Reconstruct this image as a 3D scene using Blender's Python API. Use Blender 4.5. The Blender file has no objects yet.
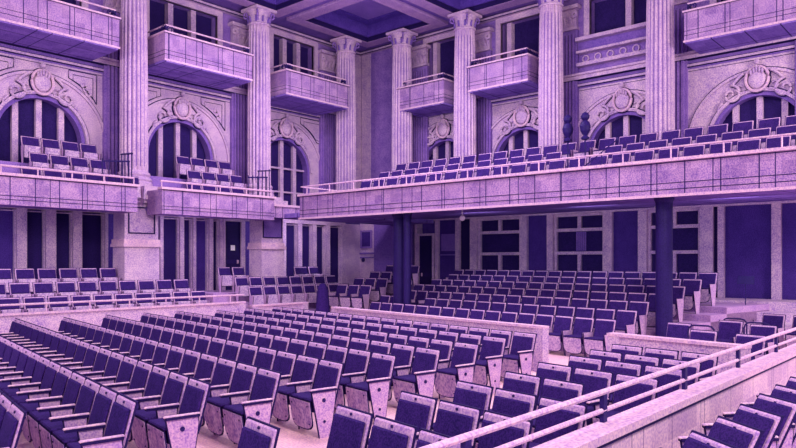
import bpy, bmesh, math, random
from mathutils import Vector, Matrix
random.seed(7)
PI = math.pi
SC = bpy.context.scene
COL = SC.collection
E = 2.15                      # eye height above the hall floor
RHO = math.radians(-10.4)     # the floor seating is turned a little against the walls

# ------------------------------------------------------------------ materials
def lin(c):
    return tuple(((v/255)/12.92 if v/255 <= .04045 else ((v/255+.055)/1.055)**2.4) for v in c) + (1,)

def mat(name, base, var, rough=.75, scale=2.2, grain=36, amt=.5, bump=.15, metallic=0):
    m = bpy.data.materials.new(name); m.use_nodes = True
    nt = m.node_tree; N = nt.nodes; L = nt.links
    b = N['Principled BSDF']; b.inputs['Roughness'].default_value = rough
    b.inputs['Metallic'].default_value = metallic
    b.inputs['Specular IOR Level'].default_value = .12
    g = N.new('ShaderNodeNewGeometry')
    n1 = N.new('ShaderNodeTexNoise'); n1.inputs['Scale'].default_value = scale
    n1.inputs['Detail'].default_value = 5; n1.inputs['Roughness'].default_value = .65
    n2 = N.new('ShaderNodeTexNoise'); n2.inputs['Scale'].default_value = grain; n2.inputs['Detail'].default_value = 2
    L.new(g.outputs['Position'], n1.inputs['Vector']); L.new(g.outputs['Position'], n2.inputs['Vector'])
    r1 = N.new('ShaderNodeMapRange'); r1.inputs['From Min'].default_value = .35; r1.inputs['From Max'].default_value = .68
    r1.inputs['To Max'].default_value = amt*.8
    r2 = N.new('ShaderNodeMapRange'); r2.inputs['From Min'].default_value = .4; r2.inputs['From Max'].default_value = .64
    r2.inputs['To Max'].default_value = .7
    L.new(n1.outputs['Fac'], r1.inputs['Value']); L.new(n2.outputs['Fac'], r2.inputs['Value'])
    ad = N.new('ShaderNodeMath'); ad.operation = 'ADD'; ad.use_clamp = True
    L.new(r1.outputs[0], ad.inputs[0]); L.new(r2.outputs[0], ad.inputs[1])
    mx = N.new('ShaderNodeMix'); mx.data_type = 'RGBA'
    mx.inputs[6].default_value = lin(base); mx.inputs[7].default_value = lin(var)
    L.new(ad.outputs[0], mx.inputs[0]); L.new(mx.outputs[2], b.inputs['Base Color'])
    if bump:
        bp = N.new('ShaderNodeBump'); bp.inputs['Strength'].default_value = bump; bp.inputs['Distance'].default_value = .01
        L.new(n2.outputs['Fac'], bp.inputs['Height']); L.new(bp.outputs[0], b.inputs['Normal'])
    m['out'] = 1
    return m, mx, b

def brickmat(name, base, var, seam, bw, bh, axis, mortar=.012, darks=None):
    """panelled stone: irregular cladding tiles with dark joints, along one horizontal axis and up"""
    m, mx, b = mat(name, base, var)
    nt = m.node_tree; N = nt.nodes; L = nt.links
    g = N.new('ShaderNodeNewGeometry'); sp = N.new('ShaderNodeSeparateXYZ'); L.new(g.outputs['Position'], sp.inputs[0])
    def layer(bw, bh, off, mo, ox, oz):
        cb = N.new('ShaderNodeCombineXYZ')
        a1 = N.new('ShaderNodeMath'); a1.inputs[1].default_value = ox; L.new(sp.outputs['XY'.index(axis) if axis in 'XY' else 0], a1.inputs[0])
        a2 = N.new('ShaderNodeMath'); a2.inputs[1].default_value = oz
        L.new(sp.outputs[2 if axis in 'XY' else 1], a2.inputs[0])
        L.new(a1.outputs[0], cb.inputs[0]); L.new(a2.outputs[0], cb.inputs[1])
        bt = N.new('ShaderNodeTexBrick'); bt.offset = off; bt.inputs['Scale'].default_value = 1
        bt.inputs['Brick Width'].default_value = bw; bt.inputs['Row Height'].default_value = bh
        bt.inputs['Mortar Size'].default_value = mo; bt.inputs['Mortar Smooth'].default_value = .3
        bt.inputs['Color1'].default_value = (1, 1, 1, 1); bt.inputs['Color2'].default_value = (.62, .56, .74, 1)
        bt.inputs['Mortar'].default_value = (1, 1, 1, 1)
        L.new(cb.outputs[0], bt.inputs['Vector']); return bt
    b1 = layer(bw, bh, .0, mortar, 0, 0); b2 = layer(bw*.43, min(bh*.5, .27), .5, .004, .21, .13); b3 = layer(bw*1.61, bh, 0, mortar*.8, .17, 0)
    mu = N.new('ShaderNodeMix'); mu.data_type = 'RGBA'; mu.blend_type = 'MULTIPLY'; mu.inputs[0].default_value = .8
    L.new(mx.outputs[2], mu.inputs[6]); L.new(b2.outputs['Color'], mu.inputs[7])
    m2 = N.new('ShaderNodeMix'); m2.data_type = 'RGBA'; m2.inputs[7].default_value = lin(seam)
    mxx = N.new('ShaderNodeMath'); mxx.operation = 'MAXIMUM'; L.new(b1.outputs['Fac'], mxx.inputs[0]); L.new(b3.outputs['Fac'], mxx.inputs[1]); L.new(mxx.outputs[0], m2.inputs[0]); L.new(mu.outputs[2], m2.inputs[6])
    L.new(m2.outputs[2], b.inputs['Base Color'])
    return m

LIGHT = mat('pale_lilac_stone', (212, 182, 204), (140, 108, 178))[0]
COLM = mat('pale_column_stone', (214, 184, 204), (144, 110, 182), grain=40)[0]
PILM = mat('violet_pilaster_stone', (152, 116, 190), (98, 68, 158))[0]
MID = mat('mid_violet_plaster', (132, 98, 180), (90, 64, 152))[0]
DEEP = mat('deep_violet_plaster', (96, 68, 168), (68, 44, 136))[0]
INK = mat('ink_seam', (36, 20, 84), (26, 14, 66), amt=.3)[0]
GLASS = mat('dark_indigo_glass', (46, 26, 98), (26, 14, 70), rough=.8, scale=1.2, bump=.05)[0]
DRAPE = mat('indigo_drape', (74, 46, 136), (46, 28, 104), rough=.8)[0]
FABRIC = mat('indigo_upholstery', (60, 34, 112), (30, 16, 78), rough=.95, scale=9, grain=60)[0]
FABRIC2 = mat('indigo_seat_cloth', (58, 34, 108), (30, 16, 76), rough=.95, scale=9, grain=60)[0]
WOOD = mat('bleached_chair_wood', (206, 168, 200), (146, 108, 182), scale=5, grain=50, rough=.7)[0]
PERF = mat('perforated_front_board', (206, 176, 204), (138, 108, 172), scale=6, grain=26, amt=.6)[0]
RIM = mat('pale_rail_paint', (222, 186, 202), (170, 132, 190), rough=.7, scale=7)[0]
IRON = mat('dark_iron', (44, 28, 98), (32, 18, 78), rough=.5)[0]
FLOOR = mat('worn_parquet', (238, 196, 200), (190, 146, 186), scale=1.3)[0]
STEP = mat('tier_floorboards', (190, 150, 196), (140, 104, 176), scale=1.8)[0]
FASC_A = brickmat('cladding_left', (194, 156, 194), (124, 90, 168), (50, 34, 98), .62, 60, 'X', mortar=.015)
FASC_B = brickmat('cladding_right', (194, 156, 194), (124, 90, 168), (50, 34, 98), .74, 60, 'Y', mortar=.016)
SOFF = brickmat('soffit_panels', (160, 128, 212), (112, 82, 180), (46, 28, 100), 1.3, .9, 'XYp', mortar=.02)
WALLPAN = brickmat('barrier_panels', (226, 194, 206), (176, 142, 192), (74, 48, 120), .98, 80.0, 'X', mortar=.008)
CEIL = mat('ceiling_beam_plaster', (186, 148, 194), (128, 94, 172))[0]
COFF = mat('coffer_panel', (160, 126, 206), (116, 86, 180), scale=1.0)[0]
PAPER = mat('white_notice', (240, 232, 240), (220, 210, 230), amt=.2)[0]

# ------------------------------------------------------------------ mesh builder
class MB:
    def __init__(s, T=None): s.v = []; s.f = []; s.T = T or (lambda p: p)
    def add(s, vs, fs):
        n = len(s.v); s.v += [tuple(s.T(p)) for p in vs]; s.f += [tuple(n+i for i in f) for f in fs]; return s
    def box(s, x0, x1, y0, y1, z0, z1):
        return s.add([(x0,y0,z0),(x1,y0,z0),(x1,y1,z0),(x0,y1,z0),(x0,y0,z1),(x1,y0,z1),(x1,y1,z1),(x0,y1,z1)],
                     [(0,3,2,1),(4,5,6,7),(0,1,5,4),(1,2,6,5),(2,3,7,6),(3,0,4,7)])
    def hexa(s, a, b):            # two quads -> solid
        return s.add(list(a)+list(b), [(0,3,2,1),(4,5,6,7),(0,1,5,4),(1,2,6,5),(2,3,7,6),(3,0,4,7)])
    def prism(s, pts, f0, f1):    # pts: 2D outline; f0/f1 map 2D to 3D
        n = len(pts)
        vs = [f0(p) for p in pts] + [f1(p) for p in pts]
        return s.add(vs, [tuple(range(n-1,-1,-1)), tuple(range(n,2*n))] + [(i,(i+1)%n,n+(i+1)%n,n+i) for i in range(n)])
    def lathe(s, prof, cx=0, cy=0, n=20, rf=None, z0=0):
        vs = []; fs = []
        for r, z in prof:
            for k in range(n):
                a = 2*PI*k/n; rr = r*(rf(k) if rf else 1)
                vs.append((cx+rr*math.cos(a), cy+rr*math.sin(a), z0+z))
        m = len(prof)
        for i in range(m-1):
            for k in range(n):
                fs.append((i*n+k, i*n+(k+1)%n, (i+1)*n+(k+1)%n, (i+1)*n+k))
        fs.append(tuple(range(n-1,-1,-1))); fs.append(tuple((m-1)*n+k for k in range(n)))
        return s.add(vs, fs)
    def tube(s, pts, r, n=6, taper=None):
        pts = [Vector(p) for p in pts]; vs = []; fs = []; m = len(pts)
        for i, p in enumerate(pts):
            d = (pts[min(i+1,m-1)]-pts[max(i-1,0)])
            if d.length < 1e-9: d = Vector((0,0,1))
            d.normalize(); u = d.cross(Vector((0,0,1)))
            if u.length < .05: u = d.cross(Vector((1,0,0)))
            u.normalize(); w = d.cross(u)
            rr = r*(taper(i/(m-1)) if taper else 1)
            for k in range(n):
                a = 2*PI*k/n+PI/4; vs.append(p+u*rr*math.cos(a)+w*rr*math.sin(a))
        for i in range(m-1):
            for k in range(n): fs.append((i*n+k, i*n+(k+1)%n, (i+1)*n+(k+1)%n, (i+1)*n+k))
        fs.append(tuple(range(n-1,-1,-1))); fs.append(tuple((m-1)*n+k for k in range(n)))
        return s.add([tuple(v) for v in vs], fs)
    def ball(s, c, rx, ry, rz, n=10, m=7):
        prof = [(max(math.sin(PI*i/m), .02), -math.cos(PI*i/m)) for i in range(m+1)]
        vs = []; fs = []
        for r, z in prof:
            for k in range(n):
                a = 2*PI*k/n; vs.append((c[0]+rx*r*math.cos(a), c[1]+ry*r*math.sin(a), c[2]+rz*z))
        for i in range(m):
            for k in range(n): fs.append((i*n+k, i*n+(k+1)%n, (i+1)*n+(k+1)%n, (i+1)*n+k))
        fs.append(tuple(range(n-1,-1,-1))); fs.append(tuple(m*n+k for k in range(n)))
        return s.add(vs, fs)
    def build(s, name, m, parent=None, bevel=0):
        me = bpy.data.meshes.new(name); me.from_pydata(s.v, [], s.f); me.update()
        bm = bmesh.new(); bm.from_mesh(me); bmesh.ops.recalc_face_normals(bm, faces=bm.faces)
        if bevel:
            bmesh.ops.bevel(bm, geom=[e for e in bm.edges if e.calc_face_angle(0) > .6], offset=bevel, segments=1, affect='EDGES', clamp_overlap=True)
        bm.to_mesh(me); bm.free(); me.materials.append(m)
        o = bpy.data.objects.new(name, me); COL.objects.link(o)
        if parent: o.parent = parent
        return o

def tag(o, label, cat, group=None, kind=None):
    o['label'] = label; o['category'] = cat
    if group: o['group'] = group
    if kind: o['kind'] = kind
    return o
def thing(name, label, cat, loc=(0,0,0), rz=0, group=None):
    o = bpy.data.objects.new(name, None); COL.objects.link(o)
    o.location = loc; o.rotation_euler = (0,0,rz); o.empty_display_size = .2
    return tag(o, label, cat, group)
def struct(name, mb, m, parent=None):
    o = mb.build(name, m, parent)
    if parent is None: o['kind'] = 'structure'
    return o
def sroot(name):
    o = bpy.data.objects.new(name, None); COL.objects.link(o); o['kind'] = 'structure'; return o
ORD = ['zeroth','first','second','third','fourth','fifth','sixth','seventh','eighth','ninth','tenth','eleventh','twelfth','thirteenth','fourteenth','fifteenth','sixteenth','seventeenth','eighteenth','nineteenth','twentieth','twenty-first','twenty-second','twenty-third','twenty-fourth','twenty-fifth']

WA, WB = 22.0, 22.6           # planes of the left wall (y) and right wall (x)
TA = lambda p: (p[0], WA+p[1], p[2])        # (u, depth, z) on left wall
TB = lambda p: (WB+p[1], p[0], p[2])        # on right wall

# ------------------------------------------------------------------ floors
m = MB(); m.box(-5, WB+.6, 2.62, WA+.6, -.2, 0); struct('floor', m, FLOOR)
m = MB(); m.box(-5, WB+.6, -5, 2.38, -.25, -.02); struct('floor_stage_side', m, FLOOR)
m = MB()
m.box(-3, 12.3, 18.0, WA+.3, 0, .38); m.box(-3, 12.3, 18.95, WA+.3, .38, .72); m.box(-3, 12.3, 19.95, WA+.3, .72, 1.09)
struct('floor_tier_left', m, STEP)
m = MB()
m.box(13.4, WB+.3, 18.15, WA+.3, 0, .45); m.box(13.4, WB+.3, 18.95, WA+.3, .45, .75); m.box(13.4, WB+.3, 19.95, WA+.3, .75, 1.09)
struct('floor_tier_corner', m, STEP)

def R(xp, yp):                # seating grid -> world
    return (xp*math.cos(RHO)-yp*math.sin(RHO), xp*math.sin(RHO)+yp*math.cos(RHO))
def RI(x, y):
    return (x*math.cos(-RHO)-y*math.sin(-RHO), x*math.sin(-RHO)+y*math.cos(-RHO))
m = MB()
UPR = []
for k in range(7):
    xp = 12.95+.82*k; z = .165*k+.0; UPR.append((xp, z))
for k in range(1, 7):
    xp, z = UPR[k]; x0 = xp-.36
    a = R(x0, 8.55)
    # up to world y = 15.9 on the left
    yl = (15.9-x0*math.sin(RHO))/math.cos(RHO); b = R(x0, yl)
    pts = [a, (WB, a[1]+(WB-a[0])*math.tan(RHO)), (WB, 15.9), b]
    m.prism(pts, lambda p: (p[0], p[1], 0), lambda p, z=z: (p[0], p[1], z))
struct('floor_raked_seating', m, STEP)
CRN = [(16.9, .48), (17.75, .7), (18.6, .92), (19.5, 1.15)]
m = MB()
for i, (x, z) in enumerate(CRN): m.box(x-.36, WB, 16.0, 18.1, 0, z)
struct('floor_tier_corner_block', m, STEP)
m = MB()
for i in range(4): m.box(18.9+.75*i, WB, 1.5, 7.3-.0*i, 0, .3+.25*i)
struct('floor_ledges_right', m, LIGHT)

# ------------------------------------------------------------------ walls: lower storey
m = MB(TA); m.box(-4, WB+.3, .35, .6, 0, 4.1); struct('wall_left_ground', m, DEEP)
m = MB(TB); m.box(1.5, WA+.6, .35, .6, 0, 4.1); struct('wall_right_ground', m, DEEP)
ZT = E+1.60
# left wall: pale piers and dark lights between them
piersA = [(4.9,5.3),(5.95,6.2),(7.15,7.35),(8.0,8.28),(8.83,9.13),(9.65,9.93),(10.68,10.78),(12.64,12.76),(13.41,13.57),(13.94,14.06),(14.62,14.78),(15.08,15.24),(16.05,16.22),(18.08,18.25),(18.89,19.11),(19.72,19.92),(20.47,20.71),(21.44,21.6)]
wn = 0
def leaf_window(T, u0, u1, z0, z1, fw=.07, pane=GLASS, dep=0.0, split=None):
    global wn
    wn += 1; r = sroot('window_%d' % wn)
    f = MB(T)
    f.box(u0, u0+fw, dep-.02, dep+.12, z0, z1); f.box(u1-fw, u1, dep-.02, dep+.12, z0, z1); f.box(u0+fw, u1-fw, dep-.02, dep+.12, z1-fw, z1); f.box(u0+fw, u1-fw, dep-.02, dep+.12, z0, z0+fw)
    if split:
        for kind, *a in split:
            if kind == 'h': f.box(u0+fw, u1-fw, dep-.01, dep+.11, a[0]-.055, a[0]+.055)
            else: f.box(a[0]-.06, a[0]+.06, dep-.015, dep+.115, a[1], a[2])
    f.build('window_frame', LIGHT, r)
    p = MB(T); p.box(u0+fw*.5, u1-fw*.5, dep+.1, dep+.16, z0+.02, z1-.02); p.build('window_pane', pane, r)
    return r
pm = MB(TA)
for a, b in piersA: pm.box(a, b, -.02, .34, .0, ZT)
pm.box(-4, 7.2, -.05, .34, ZT, ZT+.25); pm.box(7.2, 21.62, -.05, .34, ZT, ZT+.25)
struct('wall_left_piers', pm, LIGHT)
gapsA = [(7.35,8.0),(8.28,8.83),(9.13,9.65),(9.93,10.68),(10.9,11.1)]
for i in range(len(piersA)-1):
    u0, u1 = piersA[i][1], piersA[i+1][0]
    if (u0, u1) in ((15.24,16.05),): continue
    if abs(u0-10.78) < .01 or abs(u0-16.22) < .01: continue
    mm = DRAPE if abs(u0-14.06) < .01 or abs(u0-7.35) < .01 else GLASS
    leaf_window(TA, u0, u1, .9, ZT-.05, .03, mm, .12)
# door with a small notice
def door(name, T, u0, u1, z0, z1, leaf=GLASS, notice=False):
    r = sroot(name)
    f = MB(T); f.box(u0-.09, u0, -.08, .1, z0, z1+.09); f.box(u1, u1+.09, -.08, .1, z0, z1+.09); f.box(u0, u1, -.08, .1, z1, z1+.09); f.build('door_frame', LIGHT, r)
    l = MB(T); l.box(u0, u1, .0, .06, z0, z1); lf = l.build('door_leaf', leaf, r)
    g = MB(T); g.box(u0+.1, u1-.1, -.012, .0, z0+.25, z0+1.0); g.box(u0+.1, u1-.1, -.012, .0, z0+1.15, z1-.15); g.build('door_panel', INK, lf)
    h = MB(T); h.box(u1-.16, u1-.12, -.06, 0, z0+1.0, z0+1.14); h.build('door_handle', RIM, lf)
    if notice:
        n = MB(T); n.box((u0+u1)/2-.09, (u0+u1)/2+.09, -.03, -.012, z0+1.5, z0+1.7); o = n.build('notice', PAPER, lf); o['label'] = 'small white notice'
    return r
door('door_1', TA, 15.28, 16.0, 1.09, ZT-.06, GLASS, True)
# pale wall part left of the corner on both walls with dado lines
m = MB(TA); m.box(21.62, WB+.02, -.03, .34, 1.09, 3.85); struct('wall_left_corner', m, LIGHT)
# framed panel and moulding on the corner wall
m = MB(TB)
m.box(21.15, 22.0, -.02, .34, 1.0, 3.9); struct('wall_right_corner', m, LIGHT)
m = MB(TB); m.box(18.9, 21.15, 0, .34, 1.0, 3.9); struct('wall_right_corner_panel', m, MID)
r = sroot('trim_1'); q = MB(TB)
q.box(19.0, 22.0, -.08, -.02, 2.5, 2.58); q.box(19.0, 22.0, -.06, -.02, 2.32, 2.38); q.build('moulding', MID, r)
q = MB(TB); q.box(21.3, 21.85, -.05, -.02, 2.85, 3.5); q.build('wall_panel', DRAPE, r)
q = MB(TB)
for a in ((21.22,21.3,2.77,3.58),(21.85,21.93,2.77,3.58),(21.3,21.85,2.77,2.85),(21.3,21.85,3.5,3.58)): q.box(a[0],a[1],-.08,-.02,a[2],a[3])
q.build('wall_panel_frame', PILM, r)
q = MB(); q.lathe([(.02,0),(.1,.03),(.1,.07),(.04,.1)], n=12)
o = q.build('wall_lamp', IRON); o.rotation_euler = (0, -PI/2, 0); o.location = (WB-.02, 21.75, 2.15+.1)
tag(o, 'small round dark fitting on the pale wall in the far corner', 'wall fitting')
# right wall, ground storey
door('door_2', TB, 17.78, 18.5, .55, 3.25, GLASS)
m = MB(TB)
for a, b in ((18.62,18.75),(17.5,17.66),(16.42,16.62),(15.57,15.9),(13.32,13.62),(12.24,12.48),(10.0,10.3),(8.80,9.09),(6.72,7.11),(6.40,6.58),(4.83,5.08),(2.6,2.9)):
    m.box(a, b, -.03, .34, 0, ZT+.25)
m.box(1.5, 18.75, -.05, .34, ZT+.12, ZT+.42)
struct('wall_right_piers', m, LIGHT)
m = MB(TB); m.box(16.62, 17.5, .1, .34, 0, ZT+.12); m.box(13.3-.82, 13.32, .12, .34, 0, ZT+.12); m.box(9.09, 10.0, .12, .34, 0, ZT+.12)
m.box(5.08, 6.40, .12, .34, 0, ZT+.12); m.box(2.9, 4.83, .12, .34, 0, ZT+.12)
struct('wall_right_panels', m, DRAPE)
m = MB(TB); m.box(16.7, 17.4, .06, .1, 2.6, 3.3); m.box(16.62, 17.5, .04, .1, 2.42, 2.47); struct('trim_2', m, MID)
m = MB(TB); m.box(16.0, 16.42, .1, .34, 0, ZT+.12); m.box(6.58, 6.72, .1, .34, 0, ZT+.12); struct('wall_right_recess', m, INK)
for (u0, u1) in ((13.62, 15.57), (10.3, 12.24), (7.11, 8.80)):
    mid = (u0+u1)/2
    leaf_window(TB, u0, u1, .9, ZT+.12, .09, GLASS, .12, [('h', E+1.15), ('h', E+.42-.1), ('v', mid, E+1.15, ZT+.05), ('v', mid, .95, E+.32)])
# faint curtain in the middle window
q = MB(TB)
for k in range(5): q.box(11.05+.08*k, 11.11+.08*k, .2, .215, E+.4, E+1.08)
o = q.build('window_blind', MID); tag(o, 'narrow violet blind hanging in the middle ground-floor window of the right wall', 'blind')

# ------------------------------------------------------------------ walls: arcade storey
ZG = 4.1; ZTOP = 11.8
def arch_panel(mb, u0, u1, z0, z1, c, half, spring, sill, th=.45, n=20):
    """wall between u0..u1 with an arched opening"""
    mb.box(u0, c-half, 0, th, z0, z1); mb.box(c+half, u1, 0, th, z0, z1)
    if sill > z0: mb.box(c-half, c+half, 0, th, z0, sill)
    for i in range(n):
        a0 = PI-PI*i/n; a1 = PI-PI*(i+1)/n
        p0 = (c+half*math.cos(a0), spring+half*math.sin(a0)); p1 = (c+half*math.cos(a1), spring+half*math.sin(a1))
        mb.hexa([(p0[0],0,p0[1]),(p1[0],0,p1[1]),(p1[0],0,z1),(p0[0],0,z1)], [(p0[0],th,p0[1]),(p1[0],th,p1[1]),(p1[0],th,z1),(p0[0],th,z1)])
def ring(mb, c, spring, r0, r1, d0, d1, n=24, a_0=0, a_1=PI):
    for i in range(n):
        a0 = a_0+(a_1-a_0)*i/n; a1 = a_0+(a_1-a_0)*(i+1)/n
        P = lambda r, a, d: (c+r*math.cos(a), d, spring+r*math.sin(a))
        mb.hexa([P(r0,a0,d0),P(r1,a0,d0),P(r1,a1,d0),P(r0,a1,d0)], [P(r0,a0,d1),P(r1,a0,d1),P(r1,a1,d1),P(r0,a1,d1)])
SPR = E+3.75
ARA = [(3.95, 1.35), (8.70, 1.35), (13.45, 1.35), (18.2, 1.35)]
ARB = [(5.45, 1.35), (9.6, 1.3), (13.5, 1.3), (17.2, 1.3)]
BDA = [1.6, 6.3, 11.0, 15.9, WB]     # bay limits on left wall
BDB = [3.4, 7.6, 11.5, 15.3, WA]
ZC = 8.75                       # top of the arcade storey
m = MB(TA); m.box(-4, BDA[0], 0, .45, ZG, ZC)
for i, (c, h) in enumerate(ARA): arch_panel(m, BDA[i], BDA[i+1], ZG, ZC, c, h, SPR+(1.35-h), 4.4)
struct('wall_left', m, LIGHT)
m = MB(TB); m.box(-2, BDB[0], 0, .45, ZG, ZC)
for i, (c, h) in enumerate(ARB): arch_panel(m, BDB[i], BDB[i+1], ZG, ZC, c, h, SPR+(1.35-h), 4.4)
struct('wall_right', m, LIGHT)
def arch_window(T, c, half, side):
    global wn
    wn += 1; r = sroot('window_%d' % wn); sp = SPR+(1.35-half)
    p = MB(T); n = 20
    pts = [(c-half+.01, 4.4), (c+half-.01, 4.4)] + [(c+(half-.01)*math.cos(PI*i/n), sp+(half-.01)*math.sin(PI*i/n)) for i in range(n+1)]
    p.prism(pts, lambda q: (q[0], .34, q[1]), lambda q: (q[0], .38, q[1])); p.build('window_pane', GLASS, r)
    f = MB(T)
    for k in (-1, 0, 1):
        x = c+k*half*.5; zt = sp+math.sqrt(max(half**2-(abs(k)*half*.5+.06)**2, 0))-.03
        f.box(x-.085, x+.085, .2, .33, 4.42, zt)
    if abs(c-18.2) < .1:
        f.box(c-half+.02, c+half-.02, .22, .33, 6.0-.04, 6.03); f.box(c-half+.02, c+half-.02, .22, .33, 5.0, 5.06)
    f.build('window_frame', LIGHT, r)
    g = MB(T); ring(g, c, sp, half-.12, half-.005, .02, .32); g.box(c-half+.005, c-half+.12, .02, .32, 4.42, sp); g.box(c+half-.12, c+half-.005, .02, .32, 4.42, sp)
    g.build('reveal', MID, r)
def arch_dress(T, c, half, b0, b1, num):
    """archivolt, spandrel triangles and cornice of a bay"""
    sp = SPR+(1.35-half)
    r = sroot('trim_%d' % num)
    a = MB(T); ring(a, c, sp, half, half+.09, -.07, 0); ring(a, c, sp, half+.60, half+.68, -.06, 0, a_0=.0)
    a.build('archivolt', LIGHT, r)
    a = MB(T); ring(a, c, sp, half+.09, half+.125, -.03, 0); ring(a, c, sp, half+.68, half+.71, -.03, 0); a.build('arch_seam', INK, r)
    for s in (-1, 1):
        e = (b0+.62) if s < 0 else (b1-.62)
        if abs(e-c) < half+.2: continue
        # triangle between arch ring and frame
        ro = half+.82; pts = []
        zt = 8.2
        for i in range(7):
            al = math.radians(38+4.2*i*1.2); pts.append((c+s*ro*math.cos(al), sp+ro*math.sin(al)))
        pts = [p for p in pts if (p[0]-e)*s < 0 and p[1] < zt-.05]
        if len(pts) < 2: continue
        low = pts[0]; pts = [(e, low[1]-.15)] + pts + [(pts[-1][0], min(zt, pts[-1][1]+.25)), (e, min(zt, pts[-1][1]+.25))]
        q = MB(T); q.prism(pts, lambda p: (p[0], -.025, p[1]), lambda p: (p[0], 0, p[1])); q.build('spandrel_panel', LIGHT, r)
        q = MB(T); q.tube([(p[0], -.03, p[1]) for p in pts]+[(pts[0][0], -.03, pts[0][1])], .016, 4)
        ix = sum(p[0] for p in pts)/len(pts); iz = sum(p[1] for p in pts)/len(pts)
        q.tube([(ix+(p[0]-ix)*.72, -.03, iz+(p[1]-iz)*.72) for p in pts+pts[:1]], .013, 4); q.build('spandrel_outline', INK, r)
        q = MB(T); cx = e-s*.28; cz = sp+ro*math.sin(math.radians(62))-.22
        for j in range(3): ring(q, cx-s*.07*j, cz-.08+.13*j, .05, .10, -.06, -.02, n=10, a_0=0, a_1=2*PI)
        q.build('spandrel_ornament', LIGHT, r)
ARCHN = 0
def cornice(T, u0, u1, num):
    r = sroot('trim_%d' % num)
    q = MB(T); q.box(u0, u1, -.10, 0, 8.33, 8.42); q.box(u0, u1, -.22, 0, 8.55, 8.68); q.box(u0, u1, -.3, 0, 8.68, 8.75); q.build('cornice', LIGHT, r)
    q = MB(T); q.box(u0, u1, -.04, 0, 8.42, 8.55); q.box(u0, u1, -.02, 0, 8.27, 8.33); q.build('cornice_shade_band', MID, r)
    q = MB(T)
    for z in (8.42, 8.545, 8.33, 8.2): q.box(u0, u1, -.225 if z > 8.5 else (-.105 if z > 8.22 else -.012), 0, z-.012, z+.004)
    q.build('cornice_seam', INK, r)
def cartouche(T, c, sp, half, label, sc=1.0):
    # shield standing on the crown of the arch, with scrolls to both sides; local frame u, depth, z
    r = thing('arch_cartouche', label, 'ornament', T((c, 0, sp+half)))
    o0 = Vector(T((c, 0, sp+half)))
    TT = lambda p: tuple(Vector(T((c+p[0]*sc, p[1], sp+half+p[2]*sc)))-o0)
    q = MB(TT); q.ball((0, -.09, .36), .27, .10, .30, 14, 8); q.build('shield', LIGHT, r)
    q = MB(TT)
    pts = [(.34*math.cos(a), -.1, .38+.40*math.sin(a)) for a in [2*PI*i/20 for i in range(21)]]
    q.tube(pts, .05, 6); q.build('shield_rim', RIM, r)
    q = MB(TT)
    pts = [(.38*math.cos(a), -.03, .38+.44*math.sin(a)) for a in [2*PI*i/20 for i in range(21)]]
    q.tube(pts, .035, 5); q.build('shield_outline', INK, r)
    q = MB(TT)
    for k in (-2, -1, 0, 1, 2): q.ball((k*.085, -.16, .70-abs(k)*.05), .045, .05, .13-.015*abs(k), 8, 5)
    q.ball((0, -.14, .93), .09, .07, .09, 8, 5)
    q.build('crest', LIGHT, r)
    for s in (-1, 1):
        q = MB(TT); P = []
        for i in range(34):
            t = i/33; a = t*2.6*PI; rad = .27*(1-t)+.05
            P.append((s*(.80+rad*math.cos(PI*.5+a)*1.0), -.07, -.02+rad*math.sin(PI*.5+a)))
        head = [(s*(.40+.4*i/6), -.07, .62-.37*(i/6)**1.3) for i in range(6)]
        q.tube(head+P, .048, 6, taper=lambda t: 1.1-.4*t); q.build('scroll', LIGHT, r)
        q = MB(TT)
        q.tube([(p[0], -.02, p[2]-.04) for p in head+P[:22]], .035, 5); q.build('scroll_outline', INK, r)
        q = MB(TT)
        q.tube([(s*.36, -.06, .02), (s*.5, -.07, -.02), (s*.62, -.08, .1), (s*.55, -.08, .24), (s*.44, -.07, .2)], .05, 6, taper=lambda t: 1-.5*t); q.build('acanthus_leaf', LIGHT, r)
        q = MB(TT); q.tube([(s*1.05, -.06, -.25), (s*1.18, -.07, -.38), (s*1.22, -.05, -.55)], .055, 6, taper=lambda t: 1-.75*t)
        q.build('acanthus_leaf', LIGHT, r)
num = 3
whereA = ['', 'over the nearest arch of the left wall, above the boxed gallery seats', 'over the middle arch of the left wall', 'over the farthest arch of the left wall near the corner']
for i, (c, h) in enumerate(ARA):
    arch_window(TA, c, h, 0)
    if i: arch_dress(TA, c, h, BDA[i], BDA[i+1] if i < 3 else 21.2, num); num += 1; cartouche(TA, c, SPR, 1.36, 'pale carved cartouche '+whereA[i], .92)
whereB = ['over the nearest, rightmost arch of the right wall', 'over the second arch from the right on the right wall', 'over the third arch from the right on the right wall', 'over the farthest arch of the right wall near the corner']
for i, (c, h) in enumerate(ARB):
    arch_window(TB, c, h, 0)
    arch_dress(TB, c, h, BDB[i], BDB[i+1] if i < 3 else 20.2, num); num += 1; cartouche(TB, c, SPR, 1.36, 'pale carved cartouche '+whereB[i], .92)
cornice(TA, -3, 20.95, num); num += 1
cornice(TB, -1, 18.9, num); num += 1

# ------------------------------------------------------------------ walls: upper storey with rectangular windows
def rect_wall(mb, u0, u1, z0, z1, holes, th=.45):
    x = u0
    for (a, b, c, d) in holes:
        mb.box(x, a, 0, th, z0, z1)
        if c > z0: mb.box(a, b, 0, th, z0, c)
        if d < z1: mb.box(a, b, 0, th, d, z1)
        x = b
    mb.box(x, u1, 0, th, z0, z1)
hA = [(7.4, 9.9, 8.9, 11.3), (12.2, 14.95, 8.9, 11.3), (17.55, 19.75, 8.9, 11.3)]
hB = [(4.3, 6.6, 8.9, 11.3), (8.55, 10.8, 10.0, 11.3), (12.7, 14.45, 8.9, 11.3), (16.5, 18.05, 8.9, 11.3)]
m = MB(TA); rect_wall(m, -4, WB, ZC, ZTOP, hA); struct('wall_left_upper', m, PILM)
m = MB(TB); rect_wall(m, -2, WA, ZC, ZTOP, hB); struct('wall_right_upper', m, PILM)
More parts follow.
